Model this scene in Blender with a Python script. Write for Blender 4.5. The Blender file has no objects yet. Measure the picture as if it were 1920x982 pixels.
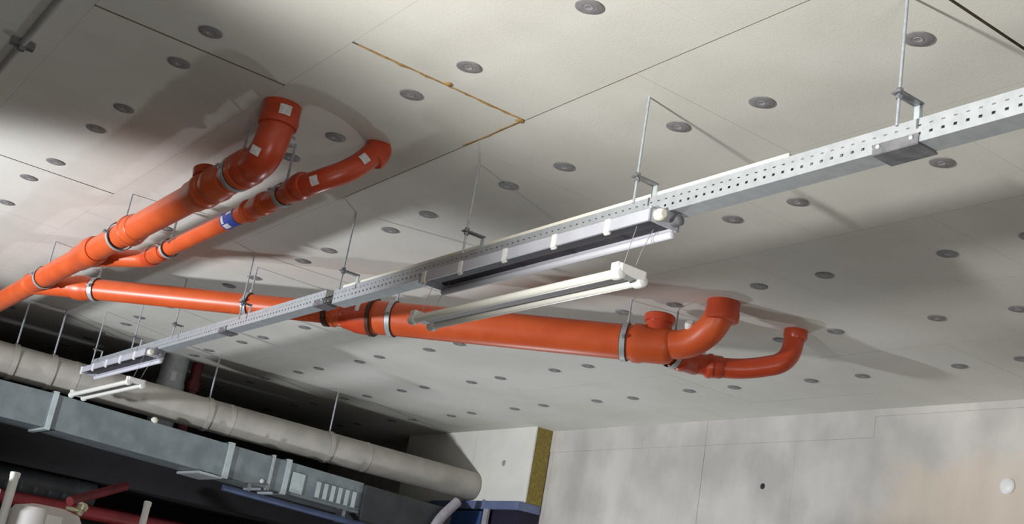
import bpy, bmesh, math, random
from mathutils import Vector, Matrix
random.seed(7)
SC = bpy.context.scene
COL = SC.collection
EYE = 1.6                        # camera height; coordinates below are written with z measured from the camera level
H = 1.6                          # ceiling underside above camera level
V = Vector
PI = math.pi

# ------------------------------------------------------------------ materials
def mat(name, c1, c2=None, scale=6.0, rough=0.6, metal=0.0, bump=0.0, bscale=40.0, spec=0.5, detail=4.0, lo=0.35, hi=0.65):
    m = bpy.data.materials.new(name); m.use_nodes = True
    nt = m.node_tree; b = nt.nodes['Principled BSDF']
    b.inputs['Roughness'].default_value = rough
    b.inputs['Metallic'].default_value = metal
    b.inputs['Specular IOR Level'].default_value = spec
    tc = nt.nodes.new('ShaderNodeTexCoord')
    if c2 is None: c2 = tuple(x * 0.85 for x in c1)
    nz = nt.nodes.new('ShaderNodeTexNoise'); nz.inputs['Scale'].default_value = scale; nz.inputs['Detail'].default_value = detail
    cr = nt.nodes.new('ShaderNodeValToRGB')
    cr.color_ramp.elements[0].position = lo; cr.color_ramp.elements[1].position = hi
    cr.color_ramp.elements[0].color = (*c2, 1); cr.color_ramp.elements[1].color = (*c1, 1)
    nt.links.new(tc.outputs['Object'], nz.inputs['Vector'])
    nt.links.new(nz.outputs['Fac'], cr.inputs['Fac'])
    nt.links.new(cr.outputs['Color'], b.inputs['Base Color'])
    if bump:
        n2 = nt.nodes.new('ShaderNodeTexNoise'); n2.inputs['Scale'].default_value = bscale; n2.inputs['Detail'].default_value = 3
        bp = nt.nodes.new('ShaderNodeBump'); bp.inputs['Strength'].default_value = bump; bp.inputs['Distance'].default_value = 0.01
        nt.links.new(tc.outputs['Object'], n2.inputs['Vector'])
        nt.links.new(n2.outputs['Fac'], bp.inputs['Height']); nt.links.new(bp.outputs['Normal'], b.inputs['Normal'])
    return m

M = {}
M['board'] = mat('board_fleece', (.71, .70, .655), (.64, .63, .58), 2.2, .95, bump=.05, bscale=120, spec=.1)
M['edge'] = mat('board_edge_wool', (.23, .19, .125), (.18, .145, .09), 30, .95)
M['slab'] = mat('slab_concrete', (.20, .17, .12), (.12, .10, .07), 5, .95)
M['sealant'] = mat('brown_sealant', (.42, .27, .10), (.28, .16, .05), 25, .9, bump=.6)
M['conc'] = mat('fair_faced_concrete', (.60, .58, .55), (.50, .475, .445), 1.6, .9, bump=.12, bscale=60, spec=.2, lo=.3, hi=.7)

def concrete_wall():
    m = mat('shuttered_concrete', (.64, .62, .585), (.50, .485, .46), 2.6, .9, bump=.10, bscale=60, spec=.2, lo=.36, hi=.62)
    nt = m.node_tree; b = nt.nodes['Principled BSDF']; base = b.inputs['Base Color'].links[0].from_socket
    tc = nt.nodes.new('ShaderNodeTexCoord'); sp = nt.nodes.new('ShaderNodeSeparateXYZ'); nt.links.new(tc.outputs['Object'], sp.inputs[0])
    def mth(op, a, b_=None, c=None):
        n = nt.nodes.new('ShaderNodeMath'); n.operation = op; n.use_clamp = op == 'MULTIPLY_ADD'
        for k, q in enumerate((a, b_, c)):
            if q is None: continue
            if isinstance(q, (int, float)): n.inputs[k].default_value = q
            else: nt.links.new(q, n.inputs[k])
        return n.outputs[0]
    nz = nt.nodes.new('ShaderNodeTexNoise'); nz.inputs['Scale'].default_value = 3.2; nz.inputs['Detail'].default_value = 5; nt.links.new(tc.outputs['Object'], nz.inputs['Vector'])
    w = mth('MULTIPLY', mth('SUBTRACT', nz.outputs['Fac'], .5), 1.6)
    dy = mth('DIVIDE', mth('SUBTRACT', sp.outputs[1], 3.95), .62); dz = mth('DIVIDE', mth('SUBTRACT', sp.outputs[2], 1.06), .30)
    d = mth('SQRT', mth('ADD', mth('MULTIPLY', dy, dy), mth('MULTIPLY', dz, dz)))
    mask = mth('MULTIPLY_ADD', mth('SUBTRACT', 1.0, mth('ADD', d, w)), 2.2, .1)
    # vertical formwork streaks
    mp = nt.nodes.new('ShaderNodeMapping'); mp.inputs['Scale'].default_value = (1, 3.0, .6); nt.links.new(tc.outputs['Object'], mp.inputs[0])
    n2 = nt.nodes.new('ShaderNodeTexNoise'); n2.inputs['Scale'].default_value = 1.3; n2.inputs['Detail'].default_value = 5; nt.links.new(mp.outputs[0], n2.inputs['Vector'])
    cr = nt.nodes.new('ShaderNodeValToRGB'); cr.color_ramp.elements[0].position = .35; cr.color_ramp.elements[1].position = .62
    cr.color_ramp.elements[0].color = (.90, .895, .89, 1); cr.color_ramp.elements[1].color = (1, 1, 1, 1); nt.links.new(n2.outputs['Fac'], cr.inputs['Fac'])
    x1 = nt.nodes.new('ShaderNodeMix'); x1.data_type = 'RGBA'; x1.blend_type = 'MIX'
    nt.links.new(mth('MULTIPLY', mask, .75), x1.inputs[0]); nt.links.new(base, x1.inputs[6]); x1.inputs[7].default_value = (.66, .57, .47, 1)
    x2 = nt.nodes.new('ShaderNodeMix'); x2.data_type = 'RGBA'; x2.blend_type = 'MULTIPLY'; x2.inputs[0].default_value = 1
    nt.links.new(x1.outputs[2], x2.inputs[6]); nt.links.new(cr.outputs['Color'], x2.inputs[7]); nt.links.new(x2.outputs[2], b.inputs['Base Color'])
    return m
M['wallconc'] = concrete_wall()
M['unlitconc'] = mat('unlit_concrete', (.10, .095, .09), (.07, .066, .062), 3, .95)  # far end's lack of light put into a darker concrete colour
M['floor'] = mat('screed', (.24, .23, .21), (.17, .165, .155), 3, .9)
M['orange'] = mat('orange_plastic', (.67, .115, .030), (.60, .092, .024), 9, .38, spec=.5)
M['orangered'] = mat('orange_red_plastic', (.56, .072, .024), (.48, .055, .018), 9, .32, spec=.55)
M['rubber'] = mat('dark_seal', (.07, .025, .015), None, 9, .6)
M['galv'] = mat('galvanised_steel', (.50, .535, .56), (.43, .465, .49), 30, .45, metal=.35)
M['galvduct'] = mat('duct_sheet', (.27, .315, .335), (.20, .235, .255), 8, .42, metal=.35)
M['galvlight'] = mat('bright_flange', (.58, .66, .68), None, 20, .4, metal=.3)
M['steel'] = mat('dull_steel', (.30, .30, .32), (.20, .20, .22), 30, .45, metal=.6)
M['zinc'] = mat('zinc_rod', (.50, .54, .60), (.40, .43, .48), 60, .4, metal=.4)
M['disc'] = mat('grey_disc', (.25, .245, .25), (.19, .19, .195), 30, .6)
M['discmid'] = mat('disc_centre', (.34, .33, .33), None, 30, .5)
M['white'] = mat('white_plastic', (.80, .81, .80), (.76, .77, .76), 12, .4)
M['cream'] = mat('cream_plastic', (.83, .81, .70), (.78, .76, .66), 12, .45)
M['tube'] = mat('tube_glass', (.86, .86, .79), (.82, .82, .76), 4, .22, spec=.6)
M['lamphouse'] = mat('lamp_housing', (.50, .515, .57), (.45, .465, .52), 12, .4)
M['lampwhite'] = mat('lavender_white', (.72, .73, .80), (.68, .69, .76), 8, .4)
M['lampshadow'] = mat('lamp_inside_shade', (.060, .050, .065), (.04, .035, .045), 12, .6)  # shade of the hollow housing put into a very dark colour
M['geartray'] = mat('gear_tray', (.24, .21, .22), (.21, .185, .195), 14, .5)
M['lag'] = mat('pipe_lagging', (.50, .475, .43), (.40, .38, .345), 7, .65, bump=.15, bscale=25)
M['black'] = mat('black_foam', (.013, .012, .016), (.008, .008, .010), 6, .75)
M['darkduct'] = mat('dark_duct', (.06, .063, .068), (.04, .042, .046), 6, .45, metal=.2)
M['red'] = mat('red_paint', (.13, .009, .011), (.09, .006, .009), 8, .45)
M['blue'] = mat('blue_film', (.045, .10, .27), (.025, .06, .18), 8, .4)
M['bluegrey'] = mat('blue_grey_film', (.17, .21, .36), (.12, .15, .28), 8, .45)
M['fixgrey'] = mat('lavender_disc', (.40, .39, .45), None, 20, .6)
M['darkblue'] = mat('dark_blue_pipe', (.05, .075, .15), (.035, .05, .11), 8, .5)
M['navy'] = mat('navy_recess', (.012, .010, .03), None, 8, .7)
M['facing'] = mat('white_facing', (.82, .81, .76), (.77, .76, .71), 4, .9)
M['wool'] = mat('yellow_wool', (.34, .26, .065), (.25, .185, .045), 40, .95, bump=.8, bscale=90)
M['tank'] = mat('grey_tank', (.60, .58, .56), (.52, .50, .485), 5, .5)
M['paper'] = mat('sticker_paper', (.80, .79, .80), (.62, .60, .62), 60, .6)
M['bluelabel'] = mat('blue_label', (.05, .09, .42), None, 30, .5)
M['brass'] = mat('pale_brass', (.62, .60, .44), (.5, .48, .34), 20, .35, metal=.4)
M['hole'] = mat('hole_shadow', (.03, .03, .03), None, 20, .9)
M['hose'] = mat('pale_hose', (.42, .40, .44), (.33, .32, .36), 20, .6)
M['conduit'] = mat('grey_conduit', (.42, .44, .43), (.37, .39, .38), 10, .55)

# ------------------------------------------------------------------ object helpers
def tag(o, label=None, cat=None, group=None, kind=None):
    if label: o['label'] = label
    if cat: o['category'] = cat
    if group: o['group'] = group
    if kind: o['kind'] = kind
    return o

def obj(name, bm, m, parent=None, org=None, smooth=True, bevel=0):
    """bm is in camera-level coordinates; it is stored about org (or the parent's base)."""
    if parent is not None:
        o_w = V(parent['_w']) if '_w' in parent.keys() else V((0, 0, 0))
    else:
        o_w = V(org) if org is not None else V((0, 0, 0))
    bmesh.ops.remove_doubles(bm, verts=bm.verts, dist=1e-6)
    bmesh.ops.recalc_face_normals(bm, faces=bm.faces)
    for v in bm.verts: v.co -= o_w
    me = bpy.data.meshes.new(name); bm.to_mesh(me); bm.free()
    if smooth:
        for p in me.polygons: p.use_smooth = True
        try: me.set_sharp_from_angle(angle=math.radians(38))
        except Exception: pass
    for mm in (m if isinstance(m, (list, tuple)) else [m]): me.materials.append(mm)
    o = bpy.data.objects.new(name, me); COL.objects.link(o)
    if parent is not None:
        o.parent = parent
    else:
        o.location = o_w + V((0, 0, EYE))
    o['_w'] = tuple(o_w)
    if bevel:
        b = o.modifiers.new('bevel', 'BEVEL'); b.width = bevel; b.segments = 2; b.limit_method = 'ANGLE'
    return o

def thing(name, label, cat, org, group=None):
    o = bpy.data.objects.new(name, None); COL.objects.link(o)
    o.empty_display_size = .05
    o.location = V(org) + V((0, 0, EYE)); o['_w'] = tuple(org)
    tag(o, label, cat, group); return o

def structure(name, bm, m, org=(0, 0, 0), smooth=False):
    return tag(obj(name, bm, m, None, org, smooth), kind='structure')

def copy_tree(o, parent=None):
    c = o.copy(); COL.objects.link(c)
    if parent is not None: c.parent = parent
    for ch in list(o.children): copy_tree(ch, c)
    return c

# ------------------------------------------------------------------ mesh helpers
def NB(): return bmesh.new()

def box(bm, a, b, mi=0):
    x0, y0, z0 = a; x1, y1, z1 = b
    vs = [bm.verts.new(p) for p in ((x0,y0,z0),(x1,y0,z0),(x1,y1,z0),(x0,y1,z0),(x0,y0,z1),(x1,y0,z1),(x1,y1,z1),(x0,y1,z1))]
    for f in ((0,3,2,1),(4,5,6,7),(0,1,5,4),(1,2,6,5),(2,3,7,6),(3,0,4,7)):
        bm.faces.new([vs[i] for i in f]).material_index = mi
    return vs

def frame(d):
    d = V(d).normalized()
    a = V((0, 0, 1)) if abs(d.z) < .9 else V((1, 0, 0))
    u = d.cross(a).normalized(); w = u.cross(d).normalized()
    return d, u, w

def obox(bm, c, d, L, W, T, up=None, mi=0):
    """box centred at c, length L along d, width W sideways, thickness T along up"""
    d = V(d).normalized()
    if up is None: d, u, w = frame(d)
    else:
        w = V(up); w = (w - d * w.dot(d)).normalized(); u = d.cross(w)
    c = V(c); vs = []
    for sz in (-1, 1):
        for sx, sy in ((-1,-1),(1,-1),(1,1),(-1,1)):
            vs.append(bm.verts.new(c + d * (sx * L / 2) + u * (sy * W / 2) + w * (sz * T / 2)))
    for f in ((0,3,2,1),(4,5,6,7),(0,1,5,4),(1,2,6,5),(2,3,7,6),(3,0,4,7)):
        bm.faces.new([vs[i] for i in f]).material_index = mi

def lathe(bm, p, d, prof, seg=32, mi=0, caps=True):
    """profile [(t along d, radius)] turned about the axis p + t d"""
    p = V(p); d, u, w = frame(d); rings = []
    for t, r in prof:
        rings.append([bm.verts.new(p + d * t + (u * math.cos(2*PI*k/seg) + w * math.sin(2*PI*k/seg)) * max(r, 1e-5)) for k in range(seg)])
    for a, b in zip(rings, rings[1:]):
        for k in range(seg):
            bm.faces.new((a[k], a[(k+1) % seg], b[(k+1) % seg], b[k])).material_index = mi
    if caps:
        bm.faces.new(rings[0][::-1]).material_index = mi; bm.faces.new(rings[-1]).material_index = mi

def fillet(pts, rad, n=8):
    pts = [V(p) for p in pts]; out = [pts[0]]
    for i in range(1, len(pts) - 1):
        a, b, c = pts[i-1], pts[i], pts[i+1]
        d1 = (a - b); d2 = (c - b); r = min(rad, d1.length * .48, d2.length * .48)
        p0 = b + d1.normalized() * r; p1 = b + d2.normalized() * r
        for k in range(n + 1):
            t = k / n; out.append(p0.lerp(b, t).lerp(b.lerp(p1, t), t))
    out.append(pts[-1]); return out

def tube(bm, pts, r, seg=28, mi=0, caps=True):
    pts = [V(p) for p in pts]; n = len(pts)
    rs = r if isinstance(r, (list, tuple)) else [r] * n
    tang = []
    for i in range(n):
        a = pts[max(i-1, 0)]; b = pts[min(i+1, n-1)]
        tang.append((b - a).normalized())
    d, u, w = frame(tang[0]); rings = []
    for i in range(n):
        t = tang[i]
        u = (u - t * u.dot(t)).normalized(); w = t.cross(u)
        rings.append([bm.verts.new(pts[i] + (u * math.cos(2*PI*k/seg) + w * math.sin(2*PI*k/seg)) * rs[i]) for k in range(seg)])
    for a, b in zip(rings, rings[1:]):
        for k in range(seg):
            bm.faces.new((a[k], a[(k+1) % seg], b[(k+1) % seg], b[k])).material_index = mi
    if caps:
        bm.faces.new(rings[0][::-1]); bm.faces.new(rings[-1])

def socket_prof(L, r):
    """plastic pipe socket: body with a raised gasket bead at the mouth"""
    return [(0, r), (0, r*1.10), (L*.10, r*1.13), (L*.14, r*1.22), (L*.34, r*1.24), (L*.40, r*1.13), (L*.9, r*1.12), (L, r*1.02), (L, r)]

def cam_ang(p, d):
    d, u, w = frame(d); c = -V(p); return math.atan2(c.dot(w), c.dot(u))
def sticker(bm, p, d, r, off, L, wid, lift=.0015):
    a = cam_ang(p, d) + off; patch(bm, p, d, r, a - wid / r / 2, a + wid / r / 2, L, lift)

def patch(bm, p, d, r, ang0, ang1, L, lift=.0012, n=8):
    """a sticker that follows a pipe of radius r about axis p,d"""
    p = V(p); d, u, w = frame(d); A = []; B = []
    for k in range(n + 1):
        a = ang0 + (ang1 - ang0) * k / n
        q = (u * math.cos(a) + w * math.sin(a)) * (r + lift)
        A.append(bm.verts.new(p + q - d * L/2)); B.append(bm.verts.new(p + q + d * L/2))
    for k in range(n): bm.faces.new((A[k], A[k+1], B[k+1], B[k]))

# ------------------------------------------------------------------ camera (fitted to the photograph's vanishing points)
CF = V((0.5103, 0.8071, 0.2967)); yaw, pit, rol = 1.007, 0.301, 0.178
f = V((math.cos(yaw)*math.cos(pit), math.sin(yaw)*math.cos(pit), math.sin(pit)))
r0 = V((math.sin(yaw), -math.cos(yaw), 0)); u0 = r0.cross(f)
r = r0 * math.cos(rol) + u0 * math.sin(rol); u = -r0 * math.sin(rol) + u0 * math.cos(rol)
cam = bpy.data.cameras.new('camera'); co = bpy.data.objects.new('camera', cam); COL.objects.link(co)
cam.sensor_width = 36; cam.lens = 2300 / 1920 * 36; cam.clip_end = 60; cam.clip_start = .05
co.matrix_world = Matrix(((r.x, u.x, -f.x, 0), (r.y, u.y, -f.y, 0), (r.z, u.z, -f.z, EYE), (0, 0, 0, 1)))
SC.camera = co
def project(P):
    P = V(P); z = P.dot(f)
    return (960 + 2300 * P.dot(r) / z, 491 - 2300 * P.dot(u) / z) if z > .05 else (-9999, -9999)

# ------------------------------------------------------------------ the room
XW, XL, YB, YF, ZF = 5.38, -6.0, -5.0, 11.2, -1.6
BW, BL = .634, .90
PH = {0: 3.56, 1: 3.085, 2: 3.437, 3: 2.944, 4: 3.40, 5: 2.98, 6: 3.36, 7: 2.92}
def phase(k): return PH.get(k, 3.5 if k % 2 == 0 else 3.05)
bm = NB(); discs = []
wide_b = {(0, 3.56), (1, 3.085), (0, 5.36), (2, 1.637)}
wide_x = {(2, 3.437), (2, 2.537), (1, 3.085)}
for k in range(-11, 8):
    xa = BW * k + BW; xb = min(xa + BW, XW)
    if xb - xa < .02: continue
    ph = phase(k); n0 = math.floor((YB - ph) / BL)
    for j in range(n0, n0 + 20):
        ya = ph + j * BL; yb = ya + BL
        if yb < YB or ya > YF: continue
        g = .00025
        e = [g, g, g, g]                       # x-, x+, y-, y+
        if any(kk == k and abs(yy - ya) < .03 for kk, yy in wide_b): e[2] = .0050
        if any(kk == k and abs(yy - yb) < .03 for kk, yy in wide_b): e[3] = .0050
        if k == 2 and (abs(yb - 3.437) < .03 or abs(ya - 3.437) < .03): e[0] = .0030
        if k == 2 and abs(yb - 2.537) < .03: e[0] = .0028
        z = H - random.uniform(0, .0004)
        nf = len(bm.faces); box(bm, (xa + e[0], max(ya, YB) + e[2], z), (xb - e[1], min(yb, YF) - e[3], H + .05), 1)
        bm.faces.ensure_lookup_table(); bm.faces[nf].material_index = 0
        if -1 <= k:
            xc = (xa + xa + BW) / 2
            for dy in (-.168, .168):
                discs.append((k, xc + random.uniform(-.018, .018), ya + dy + random.uniform(-.02, .02), H))
ceil = structure('ceiling', bm, [M['board'], M['edge']])
bm = NB(); box(bm, (XL, YB, H + .045), (XW + .3, YF, H + .25)); obj('concrete_slab', bm, M['slab'], ceil, smooth=False)
# brown sealant squeezed out of the joint beside the risers
bm = NB()
pts = []; x = 1.29
while x < 1.893:
    pts.append(V((x, 3.085 + random.uniform(-.003, .003), H + .001))); x += .03
tube(bm, pts, [random.uniform(.003, .007) for _ in pts], 8)
lathe(bm, (1.60, 3.072, H), (0, 0, -1), [(0, .014), (.004, .011), (.006, .004)], 10)
lathe(bm, (1.895, 3.10, H), (0, 0, -1), [(0, .016), (.003, .012), (.005, .004)], 10)
pts = [V((1.899 + random.uniform(-.003, .003), 3.09 + .04 * i, H + .001)) for i in range(10)]
tube(bm, pts, [random.uniform(.002, .0045) for _ in pts], 8)
obj('joint_sealant', bm, M['sealant'], ceil)

# right-hand concrete wall: shuttering panels with faint offsets
bm = NB()
edges = [YB, -1.2, 0.2, 1.6, 2.9, 4.49, 5.06, 5.83, 6.45, 6.92, 7.46, 8.6, YF]
for i in range(len(edges) - 1):
    o1 = random.uniform(-.0025, .0025); o2 = random.uniform(-.002, .002)
    zt = 1.44 if edges[i] >= 4.4 else 1.56
    box(bm, (XW + o1, edges[i] + .0004, ZF), (XW + .25, edges[i+1] - .0004, zt - .0006), 0)
    box(bm, (XW + o2 - .003, edges[i], zt), (XW + .25, edges[i+1], H + .045), 0)
box(bm, (XW + .006, YB, ZF), (XW + .26, YF, H + .045), 0)
wr = structure('wall_right', bm, M['wallconc'])
# tie hole
bm = NB(); lathe(bm, (XW + .012, 5.292, 1.173), (-1, 0, 0), [(0, .012), (.0135, .018), (.0145, .014)], 20)
obj('tie_hole', bm, M['hole'], wr)
bm = NB(); box(bm, (XL, YF, ZF), (XW + .3, YF + .2, H + .2)); structure('wall_far', bm, M['unlitconc'])
bm = NB(); box(bm, (XL - .2, YB, ZF), (XL, YF, H + .2)); structure('wall_left', bm, M['conc'])
bm = NB(); box(bm, (XL, YB - .2, ZF), (XW + .3, YB, H + .2)); structure('wall_back', bm, M['conc'])
bm = NB(); box(bm, (XL - .2, YB - .2, ZF - .2), (XW + .3, YF + .2, ZF)); structure('floor', bm, M['floor'])

# white-faced insulation boards standing proud of the far end of the wall
t = thing('insulation_panel', 'white faced insulation board on the far end of the wall with a yellow cut edge', 'insulation', (5.31, 7.50, 1.06))
bm = NB(); box(bm, (5.22, 7.50, 1.03), (5.232, 8.30, H - .0005)); box(bm, (5.22, 8.303, 1.03), (5.232, 9.4, H - .0005)); obj('facing', bm, M['facing'], t, smooth=False)
bm = NB(); box(bm, (5.2322, 7.502, 1.03), (XW - .010, 9.4, H - .0005)); obj('wool_core', bm, M['wool'], t, smooth=False)
bm = NB(); lathe(bm, (5.2205, 7.86, 1.33), (-1, 0, 0), [(0, .024), (.002, .024), (.0035, .018), (.003, .004)], 20); obj('fixing', bm, M['fixgrey'], t)

# white round cap on the wall
bm = NB(); lathe(bm, (XW - .002, 3.649, 1.166), (-1, 0, 0), [(0, .040), (.006, .041), (.012, .036), (.016, .022), (.017, .008)], 28)
tag(obj('wall_cap', bm, M['white'], None, (XW, 3.649, 1.166)), 'small round white plastic cap on the concrete wall at the right edge', 'cap')

# ------------------------------------------------------------------ cable tray along the luminaires
TX0, TX1, TZ0, TZ1 = 2.088, 2.150, 1.243, 1.303
def tray(name, y0, y1, label, x0, x1, z0, z1, holes=True):
    th = .0016
    base = thing(name, label, 'cable tray', ((x0 + x1) / 2, y0, z0), 'perforated cable trays in line under the ceiling')
    bm = NB()
    p = .032; n = int((y1 - y0) / p); hgt = z1 - z0
    zb = [0, hgt*.28, hgt*.40, hgt*.66, hgt*.72, hgt]
    def face(x, nx):
        for i in range(n):
            a = y0 + i * p
            ys = [a, a + .010, a + .0195, a + p]
            for s in range(3):
                for q in range(5):
                    if s == 1 and q in (1, 3): continue
                    vs = [bm.verts.new((x, yy, z0 + zz)) for yy, zz in ((ys[s], zb[q]), (ys[s+1], zb[q]), (ys[s+1], zb[q+1]), (ys[s], zb[q+1]))]
                    bm.faces.new(vs)
    face(x0, -1); face(x1, 1)
    y1 = y0 + n * p
    vs = [bm.verts.new(q) for q in ((x0, y0, z0), (x1, y0, z0), (x1, y1, z0), (x0, y1, z0))]; bm.faces.new(vs)
    for xa, xb in ((x0, x0 + .008), (x1, x1 - .008)):
        vs = [bm.verts.new(q) for q in ((xa, y0, z1), (xb, y0, z1), (xb, y1, z1), (xa, y1, z1))]; bm.faces.new(vs)
    o = obj('tray_channel', bm, M['galv'], base, smooth=False)
    s = o.modifiers.new('thick', 'SOLIDIFY'); s.thickness = th; s.offset = 0
    return base
def splice(parent, y, x0, x1, z0, L=.12):
    bm = NB()
    box(bm, (x0 - .003, y - L/2, z0 - .006), (x1 + .006, y + L/2, z0 - .0012)); box(bm, (x0 - .0042, y - L/2, z0 - .004), (x0 - .0012, y + L/2, z0 + .022))
    obj('splice_plate', bm, M['steel'], parent, smooth=False)
    for k in (-1, 1):
        bm = NB(); lathe(bm, (x0 - .0042, y + k * L * .36, z0 + .012), (-1, 0, 0), [(0, .006), (.005, .006), (.006, .004)], 6)
        obj('splice_bolt', bm, M['galvlight'], parent)
ta = tray('cable_tray', .2, 4.66, 'near length of perforated galvanised cable tray running out at the right edge', TX0, TX1, TZ0, TZ1)
splice(ta, 1.75, TX0, TX1, TZ0, .13)
tb = tray('cable_tray', 4.668, 8.06, 'far length of galvanised cable tray running down left to the lagged pipe', 2.062, 2.122, 1.243, 1.300)
splice(tb, 4.72, 2.062, 2.122, 1.243, .10); splice(tb, 5.80, 2.062, 2.122, 1.243, .10)
# cream conduit lying in the tray, showing above its side
bm = NB(); box(bm, (2.0985, 2.10, TZ1 - .02), (2.116, 4.60, TZ1 + .019)); 
tag(obj('cable_trunking', bm, M['cream'], None, (2.10, 2.1, TZ1), smooth=False, bevel=.003), 'long cream plastic trunking lying along the top of the cable tray', 'trunking')

# threaded rod hangers with clip and cranked bracket
def hanger(y, label, tb_z=1.303, xt=2.094):
    x = 2.026
    t = thing('tray_hanger', label, 'hanger', (x, y, H), 'threaded rod hangers of the cable tray')
    bm = NB(); prof = []; L = H - 1.262; k = int(L / .006)
    for i in range(k): prof += [(i * L / k, .0042), ((i + .5) * L / k, .0036)]
    lathe(bm, (x, y, H - .0005), (0, 0, -1), prof + [(L, .0036)], 10); obj('threaded_rod', bm, M['zinc'], t)
    for zz in (1.338, 1.356):
        bm = NB(); lathe(bm, (x, y, zz), (0, 0, -1), [(0, .0085), (.008, .0085)], 6); obj('nut', bm, M['steel'], t)
    bm = NB()
    box(bm, (x - .014, y - .013, 1.341), (xt + .004, y + .013, 1.346))
    obj('clip_plate', bm, M['steel'], t, smooth=False)
    bm = NB()
    box(bm, (xt, y - .011, tb_z - .03), (xt + .0035, y + .011, 1.3405))
    obj('drop_bracket', bm, M['galvlight'], t, smooth=False)
    return t
hy = [(1.700, 'threaded rod hanger of the cable tray nearest the right edge'),
      (2.618, 'threaded rod hanger above the near end of the open luminaire'),
      (3.530, 'threaded rod hanger above the middle of the cream trunking'),
      (4.468, 'threaded rod hanger beside the left end of the cream trunking'),
      (5.520, 'threaded rod hanger on the far tray crossing above the diagonal orange pipe'),
      (6.450, 'threaded rod hanger at the near end of the far luminaire'),
      (7.130, 'threaded rod hanger over the middle of the far luminaire'),
      (7.90, 'threaded rod hanger at the far end of the tray beside the lagged pipe')]
for y, l in hy: hanger(y, l, xt=2.094 if y < 4.66 else 2.068, tb_z=1.303 if y < 4.66 else 1.300)

# ------------------------------------------------------------------ opened batten luminaires
def luminaire(y0):
    xc = 2.078; zt = 1.2421; L = 1.27
    t = thing('batten_luminaire', 'near opened twin tube luminaire hanging under the cable tray at mid photo', 'luminaire', (xc, y0, zt), 'opened twin tube luminaires under the cable tray')
    bm = NB(); w = .056
    prof = [(-w, -.050), (-w, -.014), (-.036, 0), (.036, 0), (w, -.014), (w, -.050), (w-.007, -.050), (w-.007, -.016), (.032, -.006), (-.032, -.006), (-w+.007, -.016), (-w+.007, -.050)]
    A = [bm.verts.new((xc + a, y0, zt + b)) for a, b in prof]; B = [bm.verts.new((xc + a, y0 + L, zt + b)) for a, b in prof]
    n = len(prof)
    for i in range(n): bm.faces.new((A[i], A[(i+1) % n], B[(i+1) % n], B[i]))
    bm.faces.new(A[::-1]); bm.faces.new(B)
    for ya in (y0, y0 + L - .006): box(bm, (xc - w, ya, zt - .050), (xc + w, ya + .006, zt - .006))
    obj('housing', bm, M['lamphouse'], t, smooth=False)
    bm = NB(); box(bm, (xc - .044, y0 + .03, zt - .036), (xc + .044, y0 + L - .03, zt - .0165)); obj('housing_shade', bm, M['lampshadow'], t, smooth=False)  # dark insert painting the shade inside the housing
    bm = NB(); lathe(bm, (xc + .046, y0 + .012, zt - .058), (0, 1, 0), [(0, .008), (.002, .0115), (L - .026, .0115), (L - .024, .008)], 16); obj('diffuser_edge', bm, M['lampwhite'], t)
    for k, yy in enumerate((.19, .45, .72, .99, 1.235)):
        for s in (-1, 1):
            bm = NB(); box(bm, (xc + s * w - .004, y0 + yy - .012, zt - .056), (xc + s * w + .004, y0 + yy + .012, zt - .012)); box(bm, (xc + s * w - .004 - .004 * s, y0 + yy - .012, zt - .060), (xc + s * w + .004 - .004 * s, y0 + yy + .012, zt - .0505))
            obj('clip', bm, M['white'], t, smooth=False, bevel=.002)
    bm = NB(); lathe(bm, (xc - .03, y0 - .0005, zt - .028), (0, -1, 0), [(0, .016), (.012, .018), (.022, .017), (.028, .010)], 20); obj('cable_gland', bm, M['cream'], t)
    bm = NB(); lathe(bm, (xc + .03, y0 - .0005, zt - .028), (0, -1, 0), [(0, .014), (.014, .016), (.03, .015), (.035, .008)], 20); obj('cable_gland', bm, M['steel'], t)
    # dropped gear tray with two tubes
    gx, gz = 2.035, 1.040
    bm = NB(); ya, yb = y0 + .06, y0 + 1.22
    prof = [(-.028, 0), (-.020, .018), (.020, .018), (.028, 0), (.024, -.002), (.017, -.004), (-.017, -.004), (-.024, -.002)]
    A = [bm.verts.new((gx + a, ya, gz + b)) for a, b in prof]; B = [bm.verts.new((gx + a, yb, gz + b)) for a, b in prof]
    for i in range(8): bm.faces.new((A[i], A[(i+1) % 8], B[(i+1) % 8], B[i]))
    bm.faces.new(A[::-1]); bm.faces.new(B)
    g = obj('gear_tray', bm, M['geartray'], t, smooth=False)
    for yy in (y0 + .05, y0 + 1.17):
        bm = NB(); box(bm, (gx - .045, yy, gz - .006), (gx + .045, yy + .045, gz + .024)); obj('end_block', bm, M['white'], g, smooth=False, bevel=.003)
    for s in (-1, 1):
        x = gx + s * .040
        bm = NB(); lathe(bm, (x, y0 + .09, gz - .004), (0, 1, 0), [(0, .009), (.002, .0135), (1.086, .0135), (1.088, .009)], 20); obj('lamp_tube', bm, M['tube'], t)
        for yy, d in ((y0 + .088, -1), (y0 + 1.180, 1)):
            bm = NB()
            lathe(bm, (x, yy, gz - .006), (0, d, 0), [(0, .016), (.012, .018), (.028, .018), (.036, .015), (.038, .005)], 20)
            box(bm, (x - .012, yy - .016 + d * .014, gz - .004), (x + .012, yy + .016 + d * .014, gz + .026))
            obj('lamp_holder', bm, M['white'], t)
    for yy in (y0 + .02 + .06, y0 + 1.19):
        for s in (-1, 1):
            bm = NB(); tube(bm, [(gx + s * .02, yy, gz + .017), (gx + s * .022 + .02, yy + .004, gz + .09), (xc + s * .03, yy, zt - .03)], .0010, 6); obj('retaining_wire', bm, M['zinc'], t)
    return t
lumA = luminaire(2.53)
lumB = copy_tree(lumA); lumB.location.y += 4.22
lumB.location.x -= .026
lumB['label'] = 'far opened twin tube luminaire in front of the lagged pipe at lower left'

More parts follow.
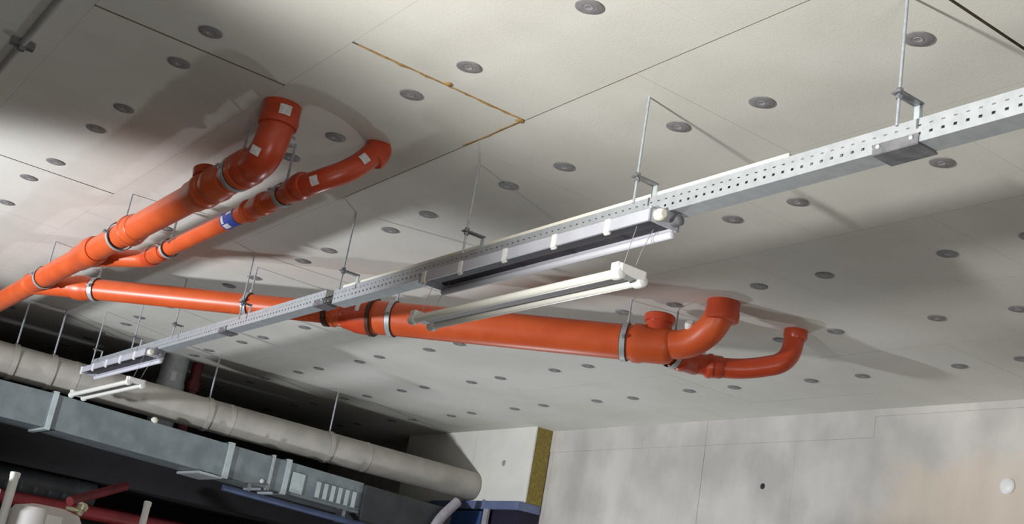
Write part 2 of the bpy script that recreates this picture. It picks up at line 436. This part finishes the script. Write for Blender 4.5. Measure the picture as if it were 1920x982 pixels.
# ------------------------------------------------------------------ orange drain pipes
def pclamp(p, d, r, label, rod=True):
    p = V(p); d = V(d).normalized(); side = d.cross(V((0, 0, 1))).normalized()
    t = thing('pipe_clamp', label, 'pipe clamp', (p.x, p.y, H), 'steel clamps round the orange pipes')
    bm = NB(); lathe(bm, p - d * .012, d, [(0, r + .001), (0, r + .005), (.024, r + .005), (.024, r + .001)], 32, caps=False); obj('ring', bm, M['galv'], t)
    bm = NB(); lathe(bm, p - d * .015, d, [(0, r + .0008), (0, r + .0022), (.030, r + .0022), (.030, r + .0008)], 32, caps=False); obj('rubber_liner', bm, M['rubber'], t)
    for s in (-1, 1):
        bm = NB(); c = p + side * s * (r + .012)
        obox(bm, c + V((0, 0, .003)), d, .020, .018, .003, (0, 0, 1)); obox(bm, c - V((0, 0, .003)), d, .020, .018, .003, (0, 0, 1))
        lathe(bm, c + V((0, 0, .010)), (0, 0, -1), [(0, .005), (.004, .005), (.004, .003), (.02, .003)], 8)
        obj('screw_ear', bm, M['galv'], t)
    if rod and H - p.z - r > .02:
        bm = NB(); lathe(bm, (p.x, p.y, p.z + r + .004), (0, 0, 1), [(0, .009), (.014, .009), (.014, .0045), (H - p.z - r - .0045, .0045)], 12); obj('hanger_rod', bm, M['zinc'], t)
    return t
Z1 = 1.400; X1 = 1.322; X2 = 1.522
# --- main pipe with riser
t = thing('drain_pipe', 'thick orange drain pipe from the left edge to an upright red elbow with white stickers', 'pipe', (X1, 6, Z1), 'orange drain pipes under the ceiling')
bm = NB(); lathe(bm, (X1, 3.98, Z1), (0, 1, 0), [(0, .054), (6.4, .054)], 40); obj('pipe_barrel', bm, M['orange'], t)
def sock(y, L, r, x, flip=False, m='orange', name='socket', z=Z1, parent=None):
    bm = NB(); lathe(bm, (x, y, z), (0, -1 if flip else 1, 0), socket_prof(L, r), 40); return obj(name, bm, M[m], parent or t)
sock(5.60, .30, .0545, X1, False); sock(5.15, .11, .0545, X1, True)
sock(4.19, .16, .0545, X1, True, name='coupling'); sock(4.22, .17, .0545, X1, False, name='coupling')
sock(3.885, .12, .0545, X1, False)
# sloping tee into which the slim pipe runs
bm = NB(); tube(bm, fillet([(X1, 5.95, Z1), (X1 + .075, 5.72, Z1), (X2, 5.50, Z1), (X2, 5.42, Z1)], .08), .040); obj('branch_tee', bm, M['orange'], t)
# inspection stub with cap
bm = NB(); lathe(bm, (X1 - .005, 4.27, Z1 + .02), (-.10, .25, 1), [(0, .040), (.035, .040), (.035, .047), (.066, .047), (.070, .042)], 32); obj('inspection_stub', bm, M['orangered'], t)
el = NB(); path = fillet([(X1, 3.93, Z1), (X1 + .004, 3.735, Z1 - .004), (X1 + .018, 3.715, H)], .085, 12)
tube(el, path, .058, 36)
lathe(el, (X1 + .012, 3.717, H - .082), (0.01, 0, 1), [(0, .058), (.002, .066), (.022, .069), (.040, .066), (.050, .0655), (.0815, .066)], 36)
lathe(el, (X1, 3.885, Z1), (0, -1, 0), [(0, .0585), (.0, .067), (.03, .067), (.05, .061), (.06, .058)], 36)
e = obj('riser_elbow', el, M['orangered'], t)
bm = NB(); sticker(bm, (X1 + .0145, 3.716, H - .040), (0, 0, 1), .069, -.15, .036, .040); obj('sticker', bm, M['paper'], e)
bm = NB(); sticker(bm, (X1 + .004, 3.75, Z1 + .03), (0.02, -.5, .86), .0600, .55, .030, .036, .003); obj('sticker', bm, M['paper'], e)
bm = NB(); lathe(bm, (X1 + .055, 3.79, Z1 + .055), (0, 0, 1), [(0, .012), (.09, .012)], 12); lathe(bm, (X1 + .052, 3.775, Z1 + .11), (1, 0, 0), [(0, .02), (.05, .02)], 12); obj('screw_box', bm, M['galv'], e)

# --- slim pipe beside it
t = thing('drain_pipe', 'slim orange drain pipe with a blue label, ending in a curved red elbow', 'pipe', (X2, 4.7, Z1), 'orange drain pipes under the ceiling')
R2 = .036
bm = NB(); lathe(bm, (X2, 3.86, Z1), (0, 1, 0), [(0, R2), (1.6, R2)], 36); obj('pipe_barrel', bm, M['orange'], t)
sock(5.26, .18, R2, X2, False); sock(4.14, .13, R2, X2, False); sock(4.30, .05, R2, X2, False, name='coupling'); sock(3.87, .11, R2, X2, False)
bm = NB(); lathe(bm, (X2, 5.40, Z1), (0, 1, 0), [(0, .044), (.05, .046), (.08, .042)], 32); obj('seal_ring', bm, M['orangered'], t)
el = NB(); path = fillet([(X2, 3.92, Z1), (X2 + .008, 3.77, Z1 - .002), (X2 + .11, 3.70, Z1 + .07), (X2 + .205, 3.715, H)], .085, 10)
tube(el, path, .041, 32)
lathe(el, V(path[-1]) - V((.030, 0, .070)), (.30, .0, .9), [(0, .042), (.006, .049), (.03, .051), (.06, .049)], 32)
lathe(el, (X2, 3.875, Z1), (0, -1, 0), [(0, .042), (0, .049), (.035, .050), (.055, .044), (.06, .041)], 32)
e = obj('riser_elbow', el, M['orangered'], t)
def on_path_patch(bm, path, i, rr, a0, a1, L):
    d = (V(path[i+1]) - V(path[i-1])).normalized(); patch(bm, path[i], d, rr, a0, a1, L)
bm = NB(); sticker(bm, (X2, 4.46, Z1), (0, 1, 0), R2, 0, .13, .085); obj('printed_label', bm, M['bluelabel'], t)
for y, off, l_, w_ in ((4.500, -.35, .022, .03), (4.485, .5, .05, .022), (4.435, -.85, .05, .012)):
    bm = NB(); sticker(bm, (X2, y, Z1), (0, 1, 0), R2, off, l_, w_, .0026); obj('label_print', bm, M['paper'], t)
for q, off in ((7, .2), (20, .15)):
    bm = NB(); dd = (V(path[q+1]) - V(path[q-1])).normalized(); sticker(bm, path[q], dd, .042, off, .030, .034, .0025); obj('sticker', bm, M['paper'], e)

# --- diagonal branch
PA = V((1.34, 6.72, Z1)); PB = V((3.57, 4.03, Z1)); D = (PB - PA).normalized(); S = D.cross(V((0, 0, 1))).normalized()
def at_x(x): return PA + D * ((x - PA.x) / D.x)
t = thing('drain_pipe', 'long orange drain pipe crossing diagonally and widening towards its capped stub at the right', 'pipe', tuple(at_x(2.6)), 'orange drain pipes under the ceiling')
def seg_l(x0, x1): return (at_x(x1) - at_x(x0)).length
bm = NB(); lathe(bm, at_x(1.40), D, [(0, .055), (seg_l(1.40, 2.50), .055)], 40); obj('slim_barrel', bm, M['orange'], t)
bm = NB(); lathe(bm, at_x(2.58), D, [(0, .082), (seg_l(2.58, 3.40), .082)], 44); obj('wide_barrel', bm, M['orange'], t)
bm = NB(); tube(bm, [PA - D * .02 + V((-.02, .05, 0)), PA + D * .12, at_x(1.50)], .056); lathe(bm, at_x(1.49), D, [(0, .057), (0, .064), (.05, .068), (.07, .062), (.10, .057)], 36); obj('branch_tee', bm, M['orange'], t)
bm = NB(); lathe(bm, at_x(2.435), D, socket_prof(.07, .0565), 40); obj('socket', bm, M['orange'], t)
bm = NB(); lathe(bm, at_x(2.430), -D, [(0, .0555), (0, .0705), (.022, .0705), (.022, .0555)], 40); lathe(bm, at_x(2.585), -D, [(0, .083), (0, .0965), (.018, .0965), (.018, .083)], 40); obj('seal_ring', bm, M['rubber'], t)
bm = NB(); lathe(bm, at_x(2.475), D, [(0, .058), (.01, .070), (.05, .078), (.075, .087), (.13, .091), (.165, .091), (.17, .083)], 44); rd = obj('reducer', bm, M['orangered'], t)
bm = NB(); sticker(bm, at_x(2.548), D, .0885, .5, .035, .045); obj('sticker', bm, M['paper'], rd)
bm = NB(); lathe(bm, at_x(3.40), D, [(0, .083), (0, .090), (.03, .091), (.05, .085), (seg_l(3.40, 3.49), .085), (seg_l(3.40, 3.49) + .025, .078), (seg_l(3.40, 3.49) + .045, .060), (seg_l(3.40, 3.49) + .05, .052)], 44); tee = obj('tee_body', bm, M['orange'], t)
bm = NB(); c = at_x(3.465); lathe(bm, c + V((0, 0, .02)), (0, 0, 1), [(0, .060), (.085, .060), (.085, .070), (.115, .071), (.122, .064), (.122, .05), (.112, .045)], 36); obj('inspection_stub', bm, M['orangered'], t)
path = fillet([at_x(3.44), V((3.548, 4.02, Z1 + .01)), V((3.568, 3.90, Z1 + .09)), V((3.572, 3.868, H))], .11, 10)
el = NB(); tube(el, path, .066, 40); obj('riser_bend', el, M['orange'], t)
bm = NB(); lathe(bm, (3.572, 3.868, H - .092), (0, 0, 1), [(0, .067), (.004, .074), (.03, .077), (.05, .073), (.0915, .073)], 40); obj('riser_socket', bm, M['orangered'], t)
bm = NB(); lathe(bm, (3.515, 4.005, Z1 + .075), (-.5, -.4, .6), [(0, .02), (.02, .022), (.035, .016)], 16); obj('white_cap', bm, M['white'], t)

# --- hooked slim pipe on the right
t = thing('drain_pipe', 'short hooked red drain pipe curling up at the right end of the diagonal orange pipe', 'pipe', (3.8, 4.1, 1.38), 'orange drain pipes under the ceiling')
hk = [V((3.50, 4.145, 1.375)), V((3.70, 4.135, 1.372)), V((3.87, 4.02, 1.380)), V((4.010, 3.865, 1.44)), V((4.035, 3.865, H))]
path = fillet(hk, .11, 10)
bm = NB(); tube(bm, path, .047, 32); obj('bend', bm, M['orangered'], t)
bm = NB(); d = (hk[1] - hk[0]).normalized(); lathe(bm, hk[0] + d * .075, d, socket_prof(.13, .047), 32); obj('socket', bm, M['orangered'], t)
bm = NB(); d2 = (hk[2] - hk[1]).normalized(); lathe(bm, hk[1] + d2 * .04, d2, socket_prof(.08, .047), 32); obj('collar', bm, M['orangered'], t)
bm = NB(); lathe(bm, V((4.033, 3.864, H - .001)), (-.02, 0, -1), [(0, .054), (.03, .055), (.045, .049)], 32); obj('collar', bm, M['orangered'], t)
bm = NB(); lathe(bm, V((3.71, 4.12, 1.415)), (-.2, -.5, .8), [(0, .016), (.012, .02), (.02, .012)], 14); obj('white_cap', bm, M['white'], t)

YD = (0, 1, 0)
pclamp((X1, 3.955, Z1), YD, .062, 'steel clamp on the thick orange pipe just below its red elbow')
pclamp((X1, 5.266, Z1), YD, .060, 'steel clamp on the thick orange pipe where the slim pipe joins it')
pclamp((X1, 6.521, Z1), YD, .056, 'steel clamp on the thick orange pipe near the left edge')
pclamp((X2, 4.005, Z1), YD, .040, 'steel clamp on the slim orange pipe near its red elbow')
pclamp((X2, 5.20, Z1), YD, .040, 'steel clamp on the slim orange pipe at its lower left end')
pclamp(at_x(1.569), D, .0575, 'shiny steel clamp at the left start of the diagonal orange pipe')
pclamp(at_x(2.142), D, .057, 'steel clamp on the diagonal orange pipe just left of the crossing tray')
pclamp(at_x(2.645), D, .084, 'wide steel clamp on the diagonal orange pipe right of its reducer')
pclamp(at_x(3.375), D, .084, 'wide steel clamp on the diagonal orange pipe left of its capped stub')
pclamp((3.555, 4.1425, 1.3745), (1, -.05, -.01), .056, 'small steel clamp where the hooked red pipe leaves the wide one')

# ------------------------------------------------------------------ lagged pipe, ducts and services at the lower left
t = thing('lagged_pipe', 'thick beige lagged pipe running from the left edge to the far wall', 'pipe', (2.5, 8.22, 1.17))
bm = NB(); a = V((-1.2, 8.22, 1.205)); b = V((5.2195, 8.22, 1.148)); d = (b - a).normalized(); L = (b - a).length
lathe(bm, a, d, [(0, .11), (L - .03, .11), (L - .010, .107), (L - .002, .10)], 48); obj('lagging', bm, M['lag'], t)
for s in (1.0, 2.1, 3.2, 4.3, 5.4):
    bm = NB(); lathe(bm, a + d * s, d, [(0, .1105), (0, .1125), (.03, .1125), (.03, .1105)], 48, caps=False); obj('wrap_band', bm, M['lag'], t)
for x, l in ((1.62, 'thin rod hanging the lagged pipe near the left edge, above its bright spot'), (1.86, 'thin rod hanging the lagged pipe left of the tray end'), (2.95, 'thin rod hanging the lagged pipe beside the upright steel pipe'), (3.9, 'thin rod hanging the lagged pipe midway to the far wall')):
    k = a + d * ((x - a.x) / d.x)
    hg = thing('pipe_hanger', l, 'hanger', (x, 8.22, H), 'rods hanging the lagged pipe')
    bm = NB(); lathe(bm, (x, 8.22, k.z + .118), (0, 0, 1), [(0, .006), (H - k.z - .1185, .006)], 10); obj('rod', bm, M['zinc'], hg)
    bm = NB(); lathe(bm, k - d * .015, d, [(0, .1130), (0, .118), (.03, .118), (.03, .1130)], 40, caps=False); obj('strap', bm, M['lag'], hg)

def duct_z(x): return -.036 * (x - 1.9) if x > 1.9 else -.006 * (x - 1.9)
t = thing('rectangular_duct', 'long rectangular grey sheet metal duct running under the lagged pipe', 'duct', (2.5, 8.2, .9))
def dbox(bm, x0, x1, y0, y1, z0, z1):
    vs = []
    for x in (x0, x1):
        dz = duct_z(x); vs.append([bm.verts.new(p) for p in ((x, y0, z0 + dz), (x, y1, z0 + dz), (x, y1, z1 + dz), (x, y0, z1 + dz))])
    A, B = vs
    for i in range(4): bm.faces.new((A[i], A[(i+1) % 4], B[(i+1) % 4], B[i]))
    bm.faces.new(A[::-1]); bm.faces.new(B)
bm = NB(); dbox(bm, -1.2, 1.9, 8.04, 8.42, .812, 1.03); dbox(bm, 1.9, 4.17, 8.04, 8.42, .812, 1.03); obj('duct_body', bm, M['galvduct'], t, smooth=False)
for x, w, m in ((.62, .028, 'galvlight'), (1.90, .030, 'galvlight'), (3.117, .038, 'galvlight'), (3.44, .016, 'galv'), (3.56, .032, 'galvlight')):
    bm = NB(); dbox(bm, x - w/2, x + w/2, 8.022, 8.44, .800, 1.045); obj('flange', bm, M[m], t, smooth=False)
bm = NB(); dbox(bm, 2.93, 3.10, 8.03, 8.45, .790, .806); obj('support_rail', bm, M['galv'], t, smooth=False)
g = NB(); dbox(g, 3.79, 4.13, 8.034, 8.0399, .835, .955); gr = obj('grille', g, M['galvduct'], t, smooth=False)
for i in range(6):
    bm = NB(); x = 3.815 + i * .058; dbox(bm, x - .014, x + .014, 8.020, 8.034, .84, .95); obj('slat', bm, M['galvlight'], gr, smooth=False)
bm = NB(); dbox(bm, 3.60, 3.70, 8.030, 8.0395, .83, .97); obj('access_panel', bm, M['galvlight'], t, smooth=False)
bm = NB(); lathe(bm, (3.39, 8.039, .795), (0, -1, 0), [(0, .014), (.006, .016), (.010, .010)], 16); obj('test_plug', bm, M['white'], t)
bm = NB(); lathe(bm, (2.56, 8.06, 1.008), (-.1, -.5, 1), [(0, .02), (.02, .024), (.035, .012)], 14); obj('plug', bm, M['cream'], t)
# end box
bm = NB(); dbox(bm, 4.1705, 4.93, 8.0, 8.40, .74, 1.02)
tag(obj('plenum_box', bm, M['darkduct'], None, (4.5, 8.2, .9), smooth=False, bevel=.006), 'dark grey plenum box at the right end of the sheet metal duct', 'duct box')
bm = NB(); pts = fillet([(4.93, 7.95, .975), (4.78, 7.95, .80), (4.66, 7.90, .45), (4.65, 7.90, ZF)], .1); rr = []
n = 90; full = []
for i in range(len(pts) - 1):
    m_ = max(1, int((pts[i+1] - pts[i]).length / .012))
    for k in range(m_): full.append(pts[i].lerp(pts[i+1], k / m_))
full.append(pts[-1]); tube(bm, full, [.036 + (.003 if i % 2 else 0) for i in range(len(full))], 20)
tag(obj('flexible_hose', bm, M['hose'], None, (4.58, 7.93, ZF)), 'pale corrugated hose slanting down in front of the blue wrapped duct', 'hose')
# blue wrapped duct below the insulation board
t = thing('wrapped_duct', 'blue film wrapped duct below the white insulation board at the wall', 'duct', (5.2, 7.8, .9))
bm = NB(); box(bm, (5.165, 7.50, .965), (XW - .008, 8.75, 1.0295)); obj('top_flange', bm, M['bluegrey'], t, smooth=False, bevel=.006)
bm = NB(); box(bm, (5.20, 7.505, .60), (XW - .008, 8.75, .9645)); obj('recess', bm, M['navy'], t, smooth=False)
bm = NB(); box(bm, (5.17, 7.98, .60), (5.1995, 8.75, .955)); obj('wrapped_side', bm, M['blue'], t, smooth=False, bevel=.01)
bm = NB(); box(bm, (5.15, 7.86, .55), (5.17, 7.92, .9645)); obj('bracket', bm, M['hose'], t, smooth=False)

t = thing('blue_pipe', 'thin dark blue pipe clipped along under the sheet metal duct', 'pipe', (3.8, 7.97, .66))
bm = NB(); tube(bm, [(3.1, 7.97, .69), (4.55, 7.965, .635)], .022, 20); obj('tube', bm, M['darkblue'], t)
for x in (3.28, 4.02):
    zz = .69 - .038 * (x - 3.1); bm = NB()
    box(bm, (x - .012, 7.962, zz + .020), (x + .012, 7.968, .812 + duct_z(x) - .004)); box(bm, (x - .012, 7.962, .812 + duct_z(x) - .005), (x + .012, 8.09, .812 + duct_z(x) - .0005))
    obj('clip', bm, M['steel'], t, smooth=False)
bm = NB(); lathe(bm, (-.8, 8.78, .4955), (1, 0, 0), [(0, .10)] + [(.1 + i * .012, .10 + (.004 if i % 8 == 0 else 0)) for i in range(260)] + [(3.3, .10)], 32)
tag(obj('round_duct', bm, M['darkduct'], None, (1, 8.78, .5)), 'dark round duct below the sheet metal duct at the left edge', 'duct')
bm = NB(); tube(bm, [(-.8, 9.1, .42), (XW + .004, 9.1, .42)], .055, 24)
tag(obj('sprinkler_pipe', bm, M['red'], None, (2, 9.1, .42)), 'dark red sprinkler pipe running deep under the ducts', 'pipe')
bm = NB(); tube(bm, [(2.15, 8.0, .40), (2.56, 8.30, .585)], .03, 20)
tag(obj('sprinkler_branch', bm, M['red'], None, (2.3, 8.2, .45)), 'short slanting red branch pipe above the grey tank', 'pipe')
bm = NB(); tube(bm, [(1.35, 8.3, .36), (XW + .004, 8.3, .40)], .045, 24)
tag(obj('sprinkler_pipe', bm, M['red'], None, (2, 8.3, .38)), 'lower dark red pipe just above the bottom edge of the photo', 'pipe')
bm = NB(); tube(bm, [(-.8, 9.4, .36), (XW + .004, 9.4, .36)], .12, 28)
tag(obj('foam_pipe', bm, M['black'], None, (2, 9.4, .36)), 'black foam covered pipe at the bottom behind the red pipes', 'pipe')
# dark service duct behind everything
bm = NB(); box(bm, (-1.2, 8.66, .60), (5.0, 10.4, .95)); box(bm, (-1.2, 9.7, .25), (XW, 10.4, .602))
tag(obj('service_duct', bm, M['black'], None, (2, 10, .7), smooth=False), 'black insulated duct filling the gap behind the lower pipes', 'duct')
# upright steel pipe and red riser behind the lagged pipe
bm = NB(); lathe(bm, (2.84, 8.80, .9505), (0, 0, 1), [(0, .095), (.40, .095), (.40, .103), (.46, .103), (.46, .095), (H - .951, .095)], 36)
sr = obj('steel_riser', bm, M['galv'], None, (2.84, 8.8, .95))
bm = NB(); sticker(bm, (2.84, 8.80, 1.42), (0, 0, 1), .095, -.1, .12, .035, .003); obj('painted_highlight', bm, M['white'], sr)  # white patch painting the highlight on the curved steel
tag(sr, 'upright galvanised round pipe with a painted white highlight behind the lagged pipe', 'pipe')
bm = NB(); lathe(bm, (3.01, 8.80, .9505), (0, 0, 1), [(0, .04), (.44, .04), (.44, .052), (.51, .052), (.51, .04), (H - .951, .04)], 28)
tag(obj('red_riser', bm, M['red'], None, (3.05, 8.8, .95)), 'upright dark red pipe beside the galvanised riser', 'pipe')

# tank and posts at the bottom left corner
t = thing('storage_tank', 'grey cylindrical tank top with a white strip at the lower left corner', 'tank', (1.27, 5.0, ZF))
bm = NB(); lathe(bm, (1.27, 5.0, ZF), (0, 0, 1), [(0, .13), (.03, .135), (1.775, .135), (1.80, .12), (1.815, .06)], 40); obj('tank_body', bm, M['tank'], t)
bm = NB(); sticker(bm, (1.27, 5.0, -.5), (0, 0, 1), .135, -.25, 1.36, .06, .002); obj('white_strip', bm, M['white'], t)
bm = NB(); lathe(bm, (1.385, 4.98, .205), (.2, 0, 1), [(0, .012), (.02, .012), (.022, .02), (.04, .022), (.05, .012)], 16); lathe(bm, (1.33, 4.98, .222), (1, 0, 0), [(0, .008), (.05, .008), (.06, .012), (.07, .010)], 12); obj('valve', bm, M['brass'], t)
def post(x, y, z, r, lab):
    bm = NB(); lathe(bm, (x, y, ZF), (0, 0, 1), [(0, r), (z - ZF - .02, r), (z - ZF - .02, r * 1.12), (z - ZF - .003, r * 1.12), (z - ZF, r * .7)], 20)
    tag(obj('white_post', bm, M['white'], None, (x, y, ZF)), lab, 'post')
post(1.117, 5.0, .317, .017, 'tall bright white post left of the grey tank')
post(1.648, 5.0, .314, .014, 'shorter pale post right of the grey tank at the bottom edge')
bm = NB(); box(bm, (.78, 5.0, ZF), (1.085, 5.3, .245))
tag(obj('white_cabinet', bm, M['white'], None, (.9, 5.1, ZF), smooth=False, bevel=.008), 'white cabinet corner cut by the left edge at the bottom', 'cabinet')

# conduit on the ceiling, upper left
t = thing('ceiling_conduit', 'thin grey conduit clipped along the ceiling in the upper left corner', 'conduit', (.542, 4.0, H))
bm = NB(); tube(bm, [(.545, 1.5, H - .014), (.540, 6.2, H - .014)], .011, 16); obj('tube', bm, M['conduit'], t)
bm = NB(); obox(bm, (.543, 4.04, H - .012), (1, 0, 0), .075, .03, .0238); lathe(bm, (.543, 4.04, H - .024), (0, 0, -1), [(0, .014), (.012, .012)], 10); obj('clip', bm, M['steel'], t, smooth=False)

# ------------------------------------------------------------------ fixing discs of the ceiling boards
def disc_mesh():
    bm = NB()
    lathe(bm, (0, 0, 0), (0, 0, -1), [(0, .037), (.0022, .037), (.0035, .034), (.0028, .026), (.0040, .023), (.0026, .017)], 28, 0)
    lathe(bm, (0, 0, -.0022), (0, 0, -1), [(0, .0125), (.0015, .0125), (.0008, .006), (-.0008, .004)], 20, 1)
    return bm
proto = obj('fixing_disc', disc_mesh(), [M['disc'], M['discmid']], None, (0, 0, 0))
bpy.context.view_layer.update(); dg = bpy.context.evaluated_depsgraph_get()
def visible(p):
    n = 0
    for a in range(8):
        q = V(p) + V((math.cos(a*PI/4) * .03, math.sin(a*PI/4) * .03, -.012)); d = q
        hit, loc, *_ = SC.ray_cast(dg, V((0, 0, EYE)), d.normalized(), distance=d.length - .03)
        n += (not hit)
    return n
proto.location = (0, 0, EYE - 40); bpy.context.view_layer.update(); dg = bpy.context.evaluated_depsgraph_get()
rows = {-1: 'third board row left of the cable tray', 0: 'second board row left of the cable tray', 1: 'board row just left of the cable tray',
        2: 'board row directly above the cable tray', 3: 'first board row right of the cable tray', 4: 'second board row right of the cable tray',
        5: 'third board row right of the cable tray', 6: 'fourth board row right of the cable tray', 7: 'last board row along the concrete wall'}
ORD = ['nearest', 'second nearest', 'third nearest', 'fourth nearest', 'fifth nearest', 'sixth nearest', 'seventh nearest', 'eighth nearest', 'ninth nearest', 'tenth nearest',
       'eleventh nearest', 'twelfth nearest', '13th nearest', '14th nearest', '15th nearest', '16th nearest', '17th nearest', '18th nearest', '19th nearest', '20th nearest']
first = True; cnt = {}
for k, x, y, z in sorted(discs, key=lambda q: (q[0], q[2])):
    if x > XW - .06 or y > 10.2 or y < .2: continue
    px, py = project((x, y, z))
    inside = 6 < px < 1914 and 4 < py < 978
    if inside:
        if visible((x, y, z)) < 4: continue
        i = cnt.get(k, 0); cnt[k] = i + 1
        lab = 'grey fixing disc, %s in the %s' % (ORD[min(i, 19)], rows[k])
    else:
        if not (-260 < px < 2180 and -260 < py < 1240) or y < .8: continue
        lab = 'round grey fixing disc on a ceiling board beyond the edge of the photo'
    o = proto if first else proto.copy()
    if not first: COL.objects.link(o)
    first = False
    o.location = (x, y, z + EYE - .0016); o.rotation_euler = (0, 0, random.uniform(0, 6.28)) 
    tag(o, lab, 'fixing disc', 'fixing discs of the ceiling boards')

for o in bpy.data.objects:
    if '_w' in o.keys(): del o['_w']

# ------------------------------------------------------------------ light: two work floodlights on low stands and an added weak fill light
def spot(name, loc, aim, energy, angle, blend, color, radius):
    l = bpy.data.lights.new(name, 'SPOT'); l.energy = energy; l.spot_size = math.radians(angle); l.spot_blend = blend; l.color = color; l.shadow_soft_size = radius
    o = bpy.data.objects.new(name, l); COL.objects.link(o); o.location = V(loc) + V((0, 0, EYE))
    o.rotation_euler = (V(aim) - V(loc)).to_track_quat('-Z', 'Y').to_euler(); return o
def point(name, loc, energy, color, radius):
    l = bpy.data.lights.new(name, 'POINT'); l.energy = energy; l.color = color; l.shadow_soft_size = radius
    o = bpy.data.objects.new(name, l); COL.objects.link(o); o.location = V(loc) + V((0, 0, EYE)); return o
L1 = V((-1.3, 2.1, .36))
def bearing(b, e): b = math.radians(b); e = math.radians(e); return V((math.cos(b) * math.cos(e), math.sin(b) * math.cos(e), math.sin(e)))
spot('floodlight_warm', L1, L1 + bearing(-15, 26), 800, 80, .65, (1.0, .98, .945), .10)
spot('floodlight_cool', (4.2, 6.6, -1.2), (2.6, 4.6, 1.6), 85, 165, .4, (.90, .95, 1.0), .12)
L3 = V((-2.5, 5.7, -.2))
spot('floodlight_far', L3, L3 + bearing(7, 12), 1200, 56, .45, (.94, .965, 1.0), .12)
point('fill_light', (.2, -1.5, -1.0), 150, (1.0, .98, .95), .7)  # fill added to raise the overall light level, no real fitting
w = bpy.data.worlds.new('world'); SC.world = w; w.use_nodes = True
w.node_tree.nodes['Background'].inputs[0].default_value = (.8, .85, 1, 1); w.node_tree.nodes['Background'].inputs[1].default_value = .05

SC.view_settings.view_transform = 'Standard'; SC.view_settings.look = 'None'
SC.view_settings.exposure = 0; SC.view_settings.gamma = 1; SC.view_settings.use_curve_mapping = False
